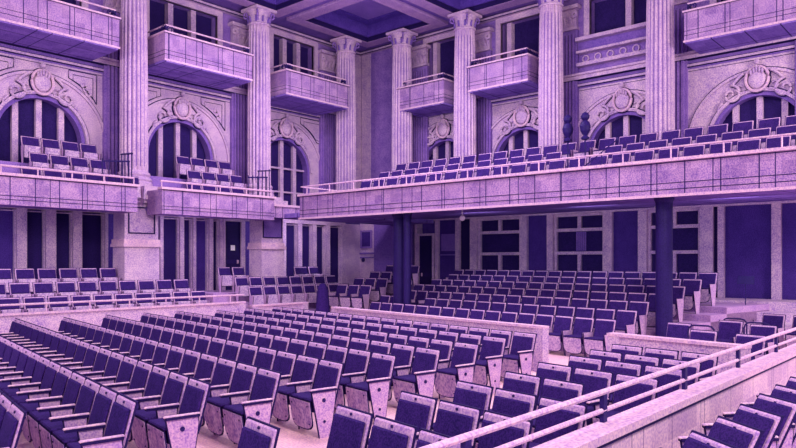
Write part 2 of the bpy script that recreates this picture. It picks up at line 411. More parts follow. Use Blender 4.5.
def upper_window(T, u0, u1, z0, z1, mull):
    global wn
    wn += 1; r = sroot('window_%d' % wn)
    p = MB(T); p.box(u0, u1, .36, .4, z0, z1); p.build('window_pane', GLASS, r)
    f = MB(T)
    for u in mull: f.box(u-.1, u+.1, .12, .35, z0, z1)
    f.box(u0-.2, u0, -.08, .1, z0, z1+.2); f.box(u1, u1+.2, -.08, .1, z0, z1+.2); f.box(u0, u1, -.08, .1, z1, z1+.2)
    f.build('window_frame', LIGHT, r)
for h in hA: w = (h[1]-h[0])/3; upper_window(TA, *h, [h[0]+w, h[0]+2*w])
for i, h in enumerate(hB): upper_window(TB, *h, [h[1]-.28] if i > 1 else [(h[0]+h[1])/2-.2])
# sill ledge and circled frieze of the bay that has no balcony
r = sroot('trim_%d' % num); num += 1
q = MB(TB); q.box(8.3, 11.2, -.35, 0, 9.86, 9.98); q.box(8.3, 11.2, -.25, 0, 9.0, 9.12); q.box(8.3, 11.2, -.28, 0, 9.45, 9.53); q.build('ledge', LIGHT, r)
q = MB(TB); q.box(8.3, 11.2, -.12, 0, 9.53, 9.86); q.build('ledge_parapet', MID, r)
q = MB(TB)
for k in range(6): ring(q, 8.7+.45*k, 9.28, .09, .13, -.05, 0, n=14, a_0=0, a_1=2*PI)
q.build('frieze_roundel', LIGHT, r)

# ------------------------------------------------------------------ columns and pilasters
def flute(n):
    return lambda k: (1, 1, .89, .89)[k % 4]
def column_meshes():
    D = {}
    nf = 18*4
    m = MB(); m.lathe([(.43, 0), (.43, .6), (.425, 2.8), (.40, 4.9), (.38, 5.85)], n=nf, rf=flute(18)); D['shaft'] = m
    m = MB(); m.lathe([(.56,0),(.56,.1),(.53,.14),(.56,.2),(.52,.27),(.47,.3),(.50,.36),(.49,.42),(.44,.46),(.43,.5)], n=28); m.box(-.6,.6,-.6,.6,-.12,0); D['base'] = m
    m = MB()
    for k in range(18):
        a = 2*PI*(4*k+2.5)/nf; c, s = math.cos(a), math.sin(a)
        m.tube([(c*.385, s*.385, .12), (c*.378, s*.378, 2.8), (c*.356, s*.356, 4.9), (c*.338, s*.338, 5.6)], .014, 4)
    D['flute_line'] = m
    m = MB(); m.lathe([(.40,0),(.43,.05),(.38,.08),(.38,.3),(.40,.45),(.46,.52)], n=28)
    m.box(-.47,.47,-.47,.47,.52,.62)
    D['capital'] = m
    m = MB()
    for sx in (-1, 1):
        for sy in (-1, 1):
            P = [(sx*(.27+.03*i/3), sy*(.27+.03*i/3), .15+.07*i) for i in range(4)]
            for i in range(12):
                a = i/11*2.2*PI; rr = .10*(1-i/11)+.03; P.append((sx*(.33+.6*rr*math.sin(a)), sy*(.33+.6*rr*math.sin(a)), .38+rr*math.cos(a)))
            m.tube(P, .035, 5)
    D['volute'] = m
    m = MB()
    for k in range(10):
        a = 2*PI*k/10; c, s = math.cos(a), math.sin(a)
        m.tube([(c*.38, s*.38, .1), (c*.40, s*.40, .2), (c*.44, s*.44, .3), (c*.47, s*.47, .27)], .045, 5, taper=lambda t: 1-.5*t)
    D['leaf'] = m
    return D
CD = column_meshes(); CME = {}
def column(x, y, label):
    r = thing('fluted_column', label, 'column', (x, y, 4.55), 0, 'giant fluted columns')
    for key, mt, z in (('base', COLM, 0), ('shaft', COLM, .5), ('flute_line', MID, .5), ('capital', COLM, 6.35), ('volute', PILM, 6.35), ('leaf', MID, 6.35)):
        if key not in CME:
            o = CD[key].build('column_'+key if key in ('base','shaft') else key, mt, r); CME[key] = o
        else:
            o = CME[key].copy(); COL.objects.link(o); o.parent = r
        o.location = (0, 0, z)
colA = [(6.25, 20.8), (11.04, 20.8), (15.97, 20.8), (20.5, 20.8)]
colB = [(21.4, 18.45), (21.4, 15.3), (21.4, 11.67), (21.4, 7.92), (21.4, 4.0)]
nmA = ['beyond the left edge', 'nearest the left edge of the picture', 'second from the left on the left wall', 'on the left wall beside the corner']
for (x, y), n in list(zip(colA, nmA))[1:]: column(x, y, 'tall pale fluted column '+n)
nmB = ['on the right wall beside the corner', 'between the first and second hanging balconies of the right wall', 'right of the second hanging balcony on the right wall', 'left of the large hanging balcony at the right edge', 'farthest right on the right wall']
for (x, y), n in list(zip(colB, nmB))[:4]: column(x, y, 'tall pale fluted column '+n)
def pedestal(x, y, label, half=.58):
    r = thing('column_pedestal', label, 'pedestal', (x, y, 0), 0, 'column pedestals')
    q = MB(); q.box(-half, half, -.6, .15, 0, 2.62); q.build('pedestal_body', LIGHT, r)
    q = MB(); q.box(-half+.02, half-.02, -.56, .15, 2.86, 4.0); q.build('pedestal_die', LIGHT, r)
    q = MB(); q.box(-half-.06, half+.06, -.66, .2, 2.62, 2.72); q.box(-half-.02, half+.02, -.62, .2, 2.72, 2.86); q.build('dado_moulding', RIM, r)
    q = MB(); q.box(-half-.08, half+.08, -.68, .6, 4.0, 4.1); q.box(-half-.16, half+.16, -.76, .6, 4.1, 4.24); q.box(-half-.1, half+.1, -.7, .6, 4.24, 4.43); q.build('pedestal_cornice', LIGHT, r)
    q = MB()
    for a in ((-.45,.45,3.03,3.07),(-.45,.45,3.83,3.87),(-.45,-.41,3.07,3.83),(.41,.45,3.07,3.83)): q.box(a[0],a[1],-.58,-.55,a[2],a[3])
    q.build('panel_moulding', INK, r)
    if 'second' in label:
        q = MB(); q.box(-.41,.41,-.575,-.56,3.07,3.83); q.build('panel_inset', MID, r)
pedestal(11.0, 20.8, 'pale stone pedestal with framed panel under the leftmost column')
pedestal(16.15, 20.8, 'pale stone pedestal with dark inset panel under the second column from the left', .52)
def pilaster(T, u, num, hw=.45):
    r = sroot('trim_%d' % num)
    q = MB(T); z0, z1 = 4.5, 10.35
    q.box(u-hw, u+hw, -.12, 0, z0, z1)
    for k in range(6):
        a = u-hw+.06+(2*hw-.12)*k/6
        q.box(a+.02, a+.02+(2*hw-.12)/6-.055, -.2, -.12, z0+.5, z1-.15)
    q.box(u-hw-.06, u+hw+.06, -.24, 0, z0, z0+.45)
    q.build('pilaster', PILM, r)
    q = MB(T); q.box(u-hw-.02, u+hw+.02, -.22, 0, z1, z1+.1); q.box(u-hw-.1, u+hw+.1, -.32, 0, z1+.72, z1+.84); q.box(u-hw+.03, u+hw-.03, -.16, 0, z1+.1, z1+.72)
    for s in (-1, 1):
        ring(q, u+s*(hw-.08), z1+.52, .04, .13, -.24, -.16, n=10, a_0=0, a_1=2*PI)
    for k in range(4): q.add([(u-hw+.12+.22*k, -.18, z1+.12), (u-hw+.28+.22*k, -.18, z1+.12), (u-hw+.2+.22*k, -.34, z1+.42), (u-hw+.2+.22*k, -.16, z1+.5)], [(0,1,2),(1,3,2),(0,2,3),(0,3,1)])
    q.build('pilaster_capital', COLM, r)
for (x, y) in colA: pilaster(TA, x, num); num += 1
for (x, y) in colB: pilaster(TB, y, num); num += 1

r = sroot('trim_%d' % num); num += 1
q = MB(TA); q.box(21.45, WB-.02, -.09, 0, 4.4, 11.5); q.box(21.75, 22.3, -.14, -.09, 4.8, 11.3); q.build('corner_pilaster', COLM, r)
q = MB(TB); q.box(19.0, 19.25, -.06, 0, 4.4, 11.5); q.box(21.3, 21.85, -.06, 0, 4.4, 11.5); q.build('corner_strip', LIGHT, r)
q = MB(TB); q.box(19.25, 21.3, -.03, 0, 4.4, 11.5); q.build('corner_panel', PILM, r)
# entablature strip and ceiling with coffers
r = sroot('trim_%d' % num); num += 1
q = MB(); q.box(-3, WB, 21.8, WA-.02, 11.5, 11.62); q.box(22.4, WB-.02, 1.5, 21.8, 11.5, 11.62); q.build('architrave', LIGHT, r)
q = MB(); q.box(-3, WB, 21.78, 21.8, 11.5, 11.53); q.box(22.38, 22.4, 1.5, 21.8, 11.5, 11.53); q.build('architrave_seam', INK, r)
ZB = 11.56
fr = MB(); inner = MB(); pan = MB(); sm = MB()
for i in range(5):
    for j in range(5):
        x1 = 21.95-4.95*i; x0 = x1-4.55; y1 = 20.95-4.85*j; y0 = y1-4.45
        def frame(mb, a0, a1, b0, b1, s, z0, z1):
            mb.box(a0, a1, b0, b0+s, z0, z1); mb.box(a0, a1, b1-s, b1, z0, z1); mb.box(a0, a0+s, b0+s, b1-s, z0, z1); mb.box(a1-s, a1, b0+s, b1-s, z0, z1)
        frame(fr, x0, x1, y0, y1, .5, ZB, ZB+.2)
        frame(sm, x0+.5, x1-.5, y0+.5, y1-.5, .04, ZB+.02, ZB+.25)
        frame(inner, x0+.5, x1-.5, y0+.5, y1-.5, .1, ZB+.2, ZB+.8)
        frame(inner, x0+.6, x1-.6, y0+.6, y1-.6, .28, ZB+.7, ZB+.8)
        pan.box(x0+.88, x1-.88, y0+.88, y1-.88, ZB+.8, ZB+.86)
r = sroot('ceiling')
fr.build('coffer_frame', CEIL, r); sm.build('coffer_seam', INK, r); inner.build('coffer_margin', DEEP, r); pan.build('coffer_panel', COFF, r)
q = MB()
xs = [WB+.5]+[v for i in range(5) for v in (21.95-4.95*i, 21.95-4.95*i-4.55)]+[-5]
for i in range(0, len(xs), 2): q.box(xs[i+1], xs[i], -4, WA+.5, ZB+.12, ZB+.3)
ys = [WA+.5]+[v for i in range(5) for v in (20.95-4.85*i, 20.95-4.85*i-4.45)]+[-4]
for i in range(0, len(ys), 2): q.box(-5, WB+.5, ys[i+1], ys[i], ZB+.13, ZB+.31)
q.build('ceiling_field', MID, r)
q = MB(); q.box(-5, WB+.5, -4, WA+.5, ZB+.86, ZB+1.0); q.build('ceiling_slab', DEEP, r)

# ------------------------------------------------------------------ hanging balconies
def balcony(T, u0, u1, label, fm, f=2.0, z0=E+6.42, h=.88, end=True):
    o0 = Vector(T(((u0+u1)/2, 0, z0)))
    c = (u0+u1)/2; TT = lambda p: tuple(Vector(T((c+p[0], p[1], z0+p[2])))-o0)
    r = thing('hanging_balcony', label, 'balcony', tuple(o0), 0, 'hanging box balconies')
    w = (u1-u0)/2
    q = MB(TT); q.box(-w, w, -f, -f+.14, .04, h); q.box(-w, -w+.14, -f+.14, -.02, .04, h); q.box(w-.14, w, -f+.14, -.02, .04, h); q.build('parapet', fm, r)
    q = MB(TT); q.box(-w+.02, w-.02, -f+.02, -.02, -.03, .1); q.build('soffit', SOFF, r)
    q = MB(TT); q.box(-w-.04, w+.04, -f-.05, -f+.18, h, h+.06); q.box(-w-.04, -w+.18, -f+.18, -.02, h, h+.06); q.box(w-.18, w+.04, -f+.18, -.02, h, h+.06)
    q.box(-w-.02, w+.02, -f-.02, -f, .0, .06); q.build('coping', RIM, r)
    q = MB(TT)
    for zz in (.2, .33): q.box(-w-.004, w+.004, -f-.006, -f, zz, zz+.014); q.box(-w-.006, -w, -f, -.02, zz, zz+.014)
    q.box(-w-.05, w+.05, -f-.055, -f-.045, h-.012, h+.004); q.build('seam_line', INK, r)
    q = MB(TT); zz = h+.28
    q.tube([(-w+.08, -.4, zz), (-w+.08, -f+.08, zz), (w-.08, -f+.08, zz), (w-.08, -.4, zz)], .028, 6); rl = q.build('handrail', RIM, r)
    for s in (-1, 1):
        q = MB(TT)
        q.tube([(s*(w-.08), -f+.08, h), (s*(w-.08), -f+.08, zz)], .022, 6); q.tube([(s*(w-.08), -f+.5, h), (s*(w-.08), -f+.5, zz)], .022, 6)
        # wrought iron curl at the corner
        P = [(s*(w-.08)+.0, -f+.08+.13*math.cos(a)*(1-a/14)+.15, h+.18+.12*math.sin(a)*(1-a/14)) for a in [k*.6 for k in range(16)]]
        q.tube(P, .022, 5)
        P = [(s*(w-.22)+.13*math.cos(a)*(1-a/14), -f+.08, h+.17+.12*math.sin(a)*(1-a/14)) for a in [k*.6 for k in range(16)]]
        q.tube(P, .022, 5)
        q.build('rail_ironwork', IRON, r)
balcony(TA, 5.9, 10.15, 'hanging stone box balcony at the upper left edge of the picture', FASC_A)
balcony(TA, 11.66, 15.05, 'hanging stone box balcony between the first two columns of the left wall', FASC_A)
balcony(TA, 16.6, 19.85, 'hanging stone box balcony on the left wall nearest the corner', FASC_A, z0=E+6.25)
balcony(TB, 16.05, 18.35, 'hanging stone box balcony on the right wall nearest the corner', FASC_B, f=1.55, z0=E+6.1)
balcony(TB, 12.35, 14.85, 'hanging stone box balcony in the middle of the right wall', FASC_B, f=1.6, z0=E+6.3)
balcony(TB, 3.2, 7.06, 'large hanging stone box balcony at the upper right edge', FASC_B, f=1.6, z0=E+6.5)

# ------------------------------------------------------------------ first gallery
def gal_section(mb, u0, u1, f, z0, z1, th=.16): mb.box(u0, u1, f, f+th, z0, z1)
# boxes on the left wall
def gallery_box(u0, u1, label, left_open=False):
    r = thing('gallery_box', label, 'gallery', ((u0+u1)/2, 19.2, 0), 0, 'gallery boxes of the left wall')
    c = (u0+u1)/2; TT = lambda p: (p[0]-c, p[1]-19.2, p[2])
    q = MB(TT); q.box(u0, u1, 19.2, 19.36, E+1.47, E+2.22); q.box(u1-.16, u1, 19.36, 20.1, E+1.47, E+2.22)
    if not left_open: q.box(u0, u0+.16, 19.36, 20.1, E+1.47, E+2.22)
    q.build('parapet', FASC_A, r)
    q = MB(TT); q.box(u0-.04, u1+.05, 19.14, 19.4, E+2.22, E+2.29); q.build('coping', RIM, r)
    q = MB(TT)
    for zz in (E+1.6, E+1.7, E+2.19): q.box(u0, u1, 19.192, 19.2, zz, zz+.016)
    q.build('seam_line', INK, r)
    q = MB(TT); q.box(u0+.02, u1-.02, 19.37, 20.15, E+1.5, E+1.62); q.box(u0+.02, u1-.02, 20.15, WA-.05, E+1.62, E+1.72)
    q.build('soffit', SOFF, r)
    q = MB(); q.box(u0+.17, u1-.17, 19.9, WA-.05, E+1.72, E+2.22); q.box(u0+.17, u1-.17, 20.78, WA-.05, E+2.22, E+2.8); struct('floor_gallery_box_tier', q, PILM)
    q = MB(TT); zz = E+2.48
    q.tube([(u0, 19.3, zz), (u1-.05, 19.3, zz)], .03, 6); q.build('handrail', RIM, r)
    q = MB(TT); n = int((u1-u0)/.9)
    for k in range(n+1): x = u0+.04+(u1-u0-.1)*k/n; q.tube([(x, 19.3, E+2.28), (x, 19.3, zz)], .02, 5)
    q.build('rail_post', RIM, r)
    q = MB(TT)
    for k in range(4): x = u1-.1; y = 19.35+.2*k; q.tube([(x, y, E+2.22), (x, y, E+3.25)], .018, 5)
    for k in range(5): x = u1-.95+.2*k; q.tube([(x, 19.42, E+2.28), (x, 19.42, E+2.98)], .018, 5)
    q.tube([(u1-.1, 19.3, E+3.2), (u1-.1, 20.0, E+3.25)], .025, 5); q.tube([(u1-.95, 19.42, E+2.9), (u1-.12, 19.42, E+2.98)], .025, 5)
    q.build('end_railing', IRON, r)
gallery_box(3.0, 10.3, 'pale clad gallery box with stepped seats at the left edge')
gallery_box(11.1, 15.4, 'pale clad gallery box with stepped seats between the two left columns')
# long gallery on the right wall, wrapping into the corner
GX = 15.45
r = thing('long_gallery', 'long pale clad gallery running along the right wall above the rear seating', 'gallery', (GX, 10, 0))
TT = lambda p: (p[0]-GX, p[1]-10, p[2])
q = MB(TT); q.box(GX, GX+.16, 1.8, 17.9, E+1.47, E+2.22); q.box(GX+.16, 16.0, 17.74, 17.9, E+1.47, E+2.22); q.build('parapet', FASC_B, r)
q = MB(TT); q.box(GX-.08, GX+.22, 1.8, 17.95, E+2.22, E+2.29); q.box(GX-.03, GX, 1.8, 17.95, E+1.44, E+1.5); q.build('coping', RIM, r)
q = MB(TT)
for zz in (E+1.6, E+1.74, E+2.19): q.box(GX-.008, GX, 1.8, 17.9, zz, zz+.016)
q.build('seam_line', INK, r)
q = MB(TT); q.hexa([(GX+.16,1.8,E+1.5),(WB-.06,1.8,E+1.78),(WB-.06,17.7,E+1.78),(GX+.16,17.7,E+1.5)], [(GX+.16,1.8,E+1.64),(WB-.06,1.8,E+1.92),(WB-.06,17.7,E+1.92),(GX+.16,17.7,E+1.64)])
q.box(16.2, WB-.06, 17.7, 20.1, E+1.6, E+1.75); q.build('soffit', SOFF, r)
q = MB()
GR = [(17.4, E+2.0), (18.35, E+2.4), (19.3, E+2.8)]
q.box(16.95, WB-.06, 2.0, 17.6, E+1.93, E+2.0); q.box(17.9, WB-.06, 2.0, 17.6, E+2.0, E+2.4); q.box(18.85, 20.75, 2.0, 17.6, E+2.4, E+2.8); struct('floor_long_gallery_tier', q, PILM)
q = MB(TT); q.tube([(GX+.06, 1.8, E+2.55), (GX+.06, 17.9, E+2.55), (17.2, 17.9, E+2.55)], .022, 6); q.build('handrail', RIM, r)
for k in range(15):
    y = 2.2+1.1*k; q = MB(TT); q.tube([(GX+.06, y, E+2.28), (GX+.06, y, E+2.55)], .018, 5); q.build('rail_post', RIM, r)
# short link in the corner between box and gallery
r = thing('corner_bridge', 'short clad balcony link between the left box and the long gallery', 'gallery', (16.0, 19.9, 0))
TT = lambda p: (p[0]-16.0, p[1]-19.9, p[2])
q = MB(TT); q.box(15.5, 17.6, 19.62, 19.75, E+1.6, E+2.0); q.build('parapet', FASC_A, r)
q = MB(TT); q.box(15.45, 17.6, 19.56, 19.8, E+2.0, E+2.08); q.build('coping', RIM, r)
q = MB(TT); q.box(15.5, 21.2, 19.76, 20.15, E+1.62, E+1.72); q.build('soffit', SOFF, r)

# dark columns carrying the long gallery
def post(x, y, z0, label, rad=.19):
    q = MB(); q.lathe([(rad*1.25,0),(rad*1.25,.08),(rad,.12),(rad,E+1.5-z0-.12),(rad*1.2,E+1.5-z0-.04),(rad*1.2,E+1.5-z0)], n=20)
    o = q.build('gallery_post', IRON); o.location = (x, y, z0); tag(o, label, 'column', 'dark posts under the long gallery')
post(16.2, 5.9, 0, 'thick dark round post under the gallery at the right')
post(16.35, 14.2, 0, 'dark round post under the gallery left of the corner door', .2)
post(16.05, 13.62, 0, 'dark round post standing just right of another near the corner door', .12)

# gallery ornaments, lamp fittings
for y, w in ((9.6, 'left'), (9.05, 'right')):
    q = MB(); q.lathe([(.13,0),(.15,.06),(.07,.12),(.17,.28),(.2,.42),(.15,.55),(.08,.6),(.15,.68),(.16,.76),(.1,.84),(.03,.88)], n=16)
    o = q.build('finial_urn', IRON); 
    x = 18.62; o.location = (x, y, E+3.55); o.scale = (.8, .8, .9)
    tag(o, 'dark rounded urn on a slim stand in the long gallery, %s one of the pair' % w, 'ornament', 'pair of dark gallery urns')
    s = MB(); s.tube([(0,0,-1.15),(0,0,.01)], .03, 6); s.lathe([(.16,0),(.16,.03),(.03,.06)], n=12, z0=-1.15); s.build('urn_stand', IRON, o)
q = MB(); q.ball((0,0,0), .09, .09, .09); q.tube([(0,0,.05),(0,0,.28)], .02, 5)
o = q.build('soffit_lamp', PAPER); o.location = (17.0, 12.25, E+1.33); tag(o, 'small white globe lamp hanging under the long gallery', 'lamp')
q = MB(); q.ball((0,0,0), .1, .16, .07); q.tube([(0,0,.03),(.05,0,.22)], .02, 5)
o = q.build('soffit_lamp', PAPER); o.location = (17.2, 6.35, E+1.36); tag(o, 'small white spotlight under the gallery above the thick dark post', 'lamp')

# ------------------------------------------------------------------ chairs
W2 = .268
def front_pts(w, z0, z1):
    n = 10; pts = [(-w, z1), (w, z1)]
    for i in range(n+1):
        c, q = math.cos(-PI*i/n), math.sin(-PI*i/n)
        pts.append((w*abs(c)**.6*(1 if c > 0 else -1), z0+.12+.12*q))
    return pts
def chair_parts(kind):
    D = []; ln = .55 if kind == 'steep' else .27
    def slab(x0, x1, y0, y1, z0, z1, lean=ln):
        f = lambda x, z: x+(z-.42)*lean
        return [(f(x0,z0),y0,z0),(f(x1,z0),y0,z0),(f(x1,z0),y1,z0),(f(x0,z0),y1,z0)], [(f(x0,z1),y0,z1),(f(x1,z1),y0,z1),(f(x1,z1),y1,z1),(f(x0,z1),y1,z1)]
    bx = .10 if kind != 'tip' else .06
    m = MB(); m.hexa(*slab(bx, bx+.035, -.252, .252, .36, .87)); D.append(('backrest', m, WOOD, .012))
    m = MB(); m.hexa(*slab(bx+.015, bx+.032, -.264, .264, .38, .882)); D.append(('back_edge', m, INK, 0))
    ct = .815 if kind not in ('plain', 'tip', 'steep') else .845
    m = MB(); m.hexa(*slab(bx-.032, bx-.002, -.23, .23, .44 if kind != 'tip' else .60, ct)); D.append(('back_cushion', m, FABRIC, .012))
    if kind == 'tip':
        # the seat is tipped up: its pale underside stands in front of the lower back
        m = MB(); m.hexa(*slab(bx-.07, bx-.045, -.235, .235, .22, .59, .12)); D.append(('tipped_seat', m, PERF, .012))
        m = MB(); m.hexa(*slab(bx-.04, bx-.034, -.243, .243, .2, .60, .12)); D.append(('seat_cushion', m, FABRIC2, 0))
        m = MB(); m.box(bx-.03, bx+.06, -.2, .2, .28, .33); D.append(('seat_pan', m, INK, 0))
        return D
    m = MB(); f = ln*(.84-.42)
    m.tube([(bx-.002+f, 0, .842), (bx-.012+f, 0, .844)], .013, 8); D.append(('number_plate', m, IRON, 0))
    m = MB(); m.box(-.235, bx, -.24, .24, .45, .485); D.append(('seat_cushion', m, FABRIC2, .012))
    m = MB(); m.box(-.19, bx-.03, -.24, .24, .32, .445); D.append(('seat_pan', m, INK, 0))
    xf = lambda z: -.245+.05*(.45-z)/.35
    m = MB(); m.prism(front_pts(.238, .095, .445), lambda p: (xf(p[1]), p[0], p[1]), lambda p: (xf(p[1])+.02, p[0], p[1])); D.append(('front_board', m, PERF, 0))
    m = MB(); m.prism(front_pts(.251, .08, .45), lambda p: (xf(p[1])+.008, p[0], p[1]), lambda p: (xf(p[1])+.018, p[0], p[1])); D.append(('board_edge', m, INK, 0))
    m = MB()
    for y in (-.185, .185):
        for z in (.39, .17): m.tube([(xf(z)-.008, y, z), (xf(z)+.004, y, z)], .011, 6)
    D.append(('screw', m, IRON, 0))
    return D
def side_mb(y, e=0, wide=True):
    m = MB(); t = .012-e*.4
    pts = [(-.225-e, .575), (.10+e, .575), (.11+e, .5), (.04+e, 0), (-.11-e, 0), (-.18-e, .35)] if wide else [(-.12-e, .575), (.10+e, .575), (.09+e, .3), (.03+e, 0), (-.06-e, 0), (-.08-e, .35)]
    m.prism(pts, lambda p: (p[0], y-t, p[1]), lambda p: (p[0], y+t, p[1])); return m
def arm_mb(y):
    m = MB(); m.box(-.25, .13, y-.02, y+.02, .585, .607); return m
def disc_mb(y):
    m = MB(); m.tube([(-.06, y-.02, .46), (-.06, y-.012, .46)], .026, 8); m.tube([(-.05, y-.02, .2), (-.05, y-.012, .2)], .018, 8); return m
protos = {}
def make_chair(kind):
    r = bpy.data.objects.new({'plain': 'folding_seat', 'tip': 'tip_up_seat'}.get(kind, 'armchair_seat'), None); COL.objects.link(r); r.empty_display_size = .2
    for name, mb, mt, bv in chair_parts(kind):
        if kind == 'plain' and name in ('number_plate', 'screw'): continue
        mb.build(name, mt, r, bv)
    for s in (-1, 1):
        if kind in ('arm', 'end') and s > 0: continue
        sp = side_mb(s*W2, 0, kind not in ('arm', 'tip')).build('side_panel', WOOD, r)
        side_mb(s*W2, .012, kind not in ('arm', 'tip')).build('panel_edge', INK, sp)
        if s < 0 and kind in ('end', 'steep'): disc_mb(-W2).build('row_disc', IRON, sp)
    if kind not in ('plain', 'tip'):
        for s in (-1, 1):
            if kind in ('arm', 'end') and s > 0: continue
            ar = arm_mb(s*W2).build('armrest', RIM, r, .008)
            m = MB(); m.box(-.235, .12, s*W2-.03, s*W2+.03, .565, .59); m.build('arm_underside', INK, ar)
    return r
def copy_tree(o, parent=None):
    c = o.copy(); COL.objects.link(c); c.parent = parent
    for ch in o.children: copy_tree(ch, c)
    return c
def chair(kind, x, y, z, rz, label, group):
    if kind not in protos: protos[kind] = make_chair(kind); r = protos[kind]
    else: r = copy_tree(protos[kind])
    r.location = (x, y, z); r.rotation_euler = (0, 0, rz)
    tag(r, label, 'seat', group)
    return r
POSTS = [(16.2, 5.9, .5), (16.35, 14.2, .5), (16.05, 13.62, .42)]
def free(x, y): return all((x-a)**2+(y-b)**2 > c*c for a, b, c in POSTS)
PITCH = .57
# main floor block
XR = [1.15, 2.03, 2.93, 3.86, 4.83, 5.78, 6.66, 7.56, 8.56, 9.5]
YE = [6.5, 6.35, 6.82, 7.0, 7.16, 7.3, 7.38, 7.5, 7.85, 8.0]
for k in range(10):
    xp = XR[k]-.23
    ye = YE[k]
    yl = 17.75
    n = int((yl-ye)/PITCH)
    for j in range(n):
        yp = ye+PITCH*(j+.5)
        x, y = R(xp, yp)
        if y > 17.35: continue
        # not where the picture can never reach
        d = .7536*x+.6574*y; rr = .6574*x-.7536*y
        if rr/d < -.66: continue
        chair('arm' if j else 'end', x, y, 0, RHO, 'dark-cushioned armchair seat, %s from the aisle in the %s main floor row' % (ORD[j+1], ORD[k+1]), 'armchair seats of the main floor block')
# block right of the aisle
ends = [(2.55, 5.2), (3.4, 5.15), (4.25, 5.3), (5.1, 5.4), (5.97, 5.5), (6.85, 5.75), (7.68, 5.9), (8.42, 6.1), (9.25, 6.3)]
for k, (xp, ys) in enumerate(ends):
    j = 0; xp -= .23
    while True:
        yp = ys-PITCH*(j+.45); x, y = R(xp, yp)
        if y < 3.0 or (k == 0 and j > 0): break
        chair('arm', x, y, 0, RHO, 'dark-cushioned armchair seat, %s right of the aisle, %s row behind the long handrail' % (ORD[j+1], ORD[k+1]), 'armchair seats right of the aisle')
        j += 1
# raked block below the long gallery
for k, (xp, z) in enumerate(UPR):
    yr = 8.85 if k < 2 else 9.05; j = 0
    while True:
        yp = yr+PITCH*(j+.5); x, y = R(xp, yp)
        if y > 15.6: break
        if free(x, y):
            chair('plain', x, y, z, RHO, 'dark-backed tip-up seat, %s from right in %s raked row under the gallery' % (ORD[j+1], ORD[k+1]), 'raked seats under the long gallery')
        j += 1
# small corner block
for k, (x, z) in enumerate(CRN):
    for j in range(3):
        chair('plain', x, 16.4+PITCH*j, z, 0, 'dark-backed seat, %s from right in %s row of the far corner block' % (ORD[j+1], ORD[k+1]), 'seats of the far corner block')
# left tier and its continuation to the corner, facing the hall
for k, (y, z) in enumerate(((18.5, .38), (19.45, .72), (20.45, 1.09))):
    j = 0; x = 12.0
    if k == 2: x = 10.1
    while x > 5.6:
        chair('tip', x, y, z, PI/2, 'dark-backed seat, %s from right in %s row of the left raised tier' % (ORD[j+1], ORD[k+1]), 'seats of the left raised tier')
        x -= .6; j += 1
for k, (y, z, n) in enumerate(((18.68, .45, 8), (19.45, .75, 8), (20.45, 1.09, 8))):
    for j in range(n):
        x = 14.3+.6*j
        if k == 2 and (15.3 < x < 17.9): y2 = 19.9
        else: y2 = y
        if k == 2: 
            if 15.3 < x < 16.95: continue
        chair('tip', x, y2, z, PI/2, 'dark-backed seat, %s from left in %s row of the far tier beside the corner' % (ORD[j+1], ORD[k+1]), 'seats of the far tier')
# seats in the two gallery boxes
for b, (x0, n, nm) in enumerate(((7.95, 4, 'left edge gallery box'), (12.95, 4, 'gallery box between columns'))):
    for k, (y, z) in enumerate(((19.62, E+1.72), (20.4, E+2.22), (21.25, E+2.8))):
        for j in range(n+(2 if b == 0 and k == 0 else 0)):
            x = x0+.2+.57*j-(.6 if k == 0 else 0)-(.1 if k == 1 else 0)
            chair('tip', x, y, z, PI/2, 'dark-backed seat, %s from left in %s row of the %s' % (ORD[j+1], ORD[k+1], nm), 'seats of the gallery boxes')
# seats of the long gallery
for k, (x, z) in enumerate(GR):
    y = 3.2; j = 0
    while y < 17.0:
        if not (k == 1 and (8.4 < y < 10.0)):
            chair('plain', x, y, z, 0, 'dark-backed seat, %s from right in %s row of the long gallery' % (ORD[j+1], ORD[k+1]), 'seats of the long gallery')
        y += .62; j += 1
# loose group under the gallery at the right
for i, (xp, yp, w) in enumerate(((17.4, 7.45, 'rearmost, left'), (17.4, 6.75, 'rearmost, right'), (14.7, 7.2, 'left in the middle row'), (14.2, 6.3, 'right in the middle row'), (12.2, 6.5, 'left behind the barrier'), (12.1, 5.6, 'right behind the barrier'), (13.3, 7.6, 'beside the thick dark post'))):
    x, y = R(xp, yp)
    if free(x, y): chair('plain', x, y, 0, RHO, 'dark-backed seat at the right near the music stands, '+w, 'loose seats at the right')
# seats this side of the long handrail, lower right corner
for j in range(8):
    chair('steep', 4.35+.66*j, 1.8, -.02, math.radians(-38), 'dark high-backed seat close below the panelled barrier, %s from the lower left' % ORD[j+1], 'seats before the panelled barrier')

# ------------------------------------------------------------------ barriers and rails
def barrier(p0, p1, h, label, th=.12, z=0, m=LIGHT):
    d = Vector((p1[0]-p0[0], p1[1]-p0[1], 0)); L = d.length; ang = math.atan2(d.y, d.x)
    r = thing('low_barrier', label, 'barrier', (p0[0], p0[1], z), ang, 'low barriers between seating blocks')
    q = MB(); q.box(0, L, -th/2, th/2, 0, h-.05); q.build('barrier_panel', LIGHT, r)
    q = MB(); q.box(-.03, L+.03, -th/2-.04, th/2+.04, h-.05, h); q.build('barrier_capping', RIM, r)
    for s, x in ((0, -.02), (1, L-.22)):
        q = MB(); q.box(x, x+.24, -th/2-.03, th/2+.03, 0, h-.05); q.build('end_post', m, r)
    return r
barrier(R(10.62, 8.75), R(10.62, 16.2), .9, 'long low pale barrier behind the main floor seats with square end posts')
barrier(R(10.55, 4.85), R(10.55, 7.2), .9, 'low pale barrier behind the right hand floor seats')
barrier((-3, 17.72), (13.0, 17.72), .93, 'long pale barrier in front of the left raised tier')
barrier((13.3, 17.72), (15.6, 17.75), .8, 'short pale barrier before the far tier near the corner')
r = thing('tier_handrail', 'thin pale handrail along the front of the left raised tier', 'handrail', (0, 17.72, .93), 0)
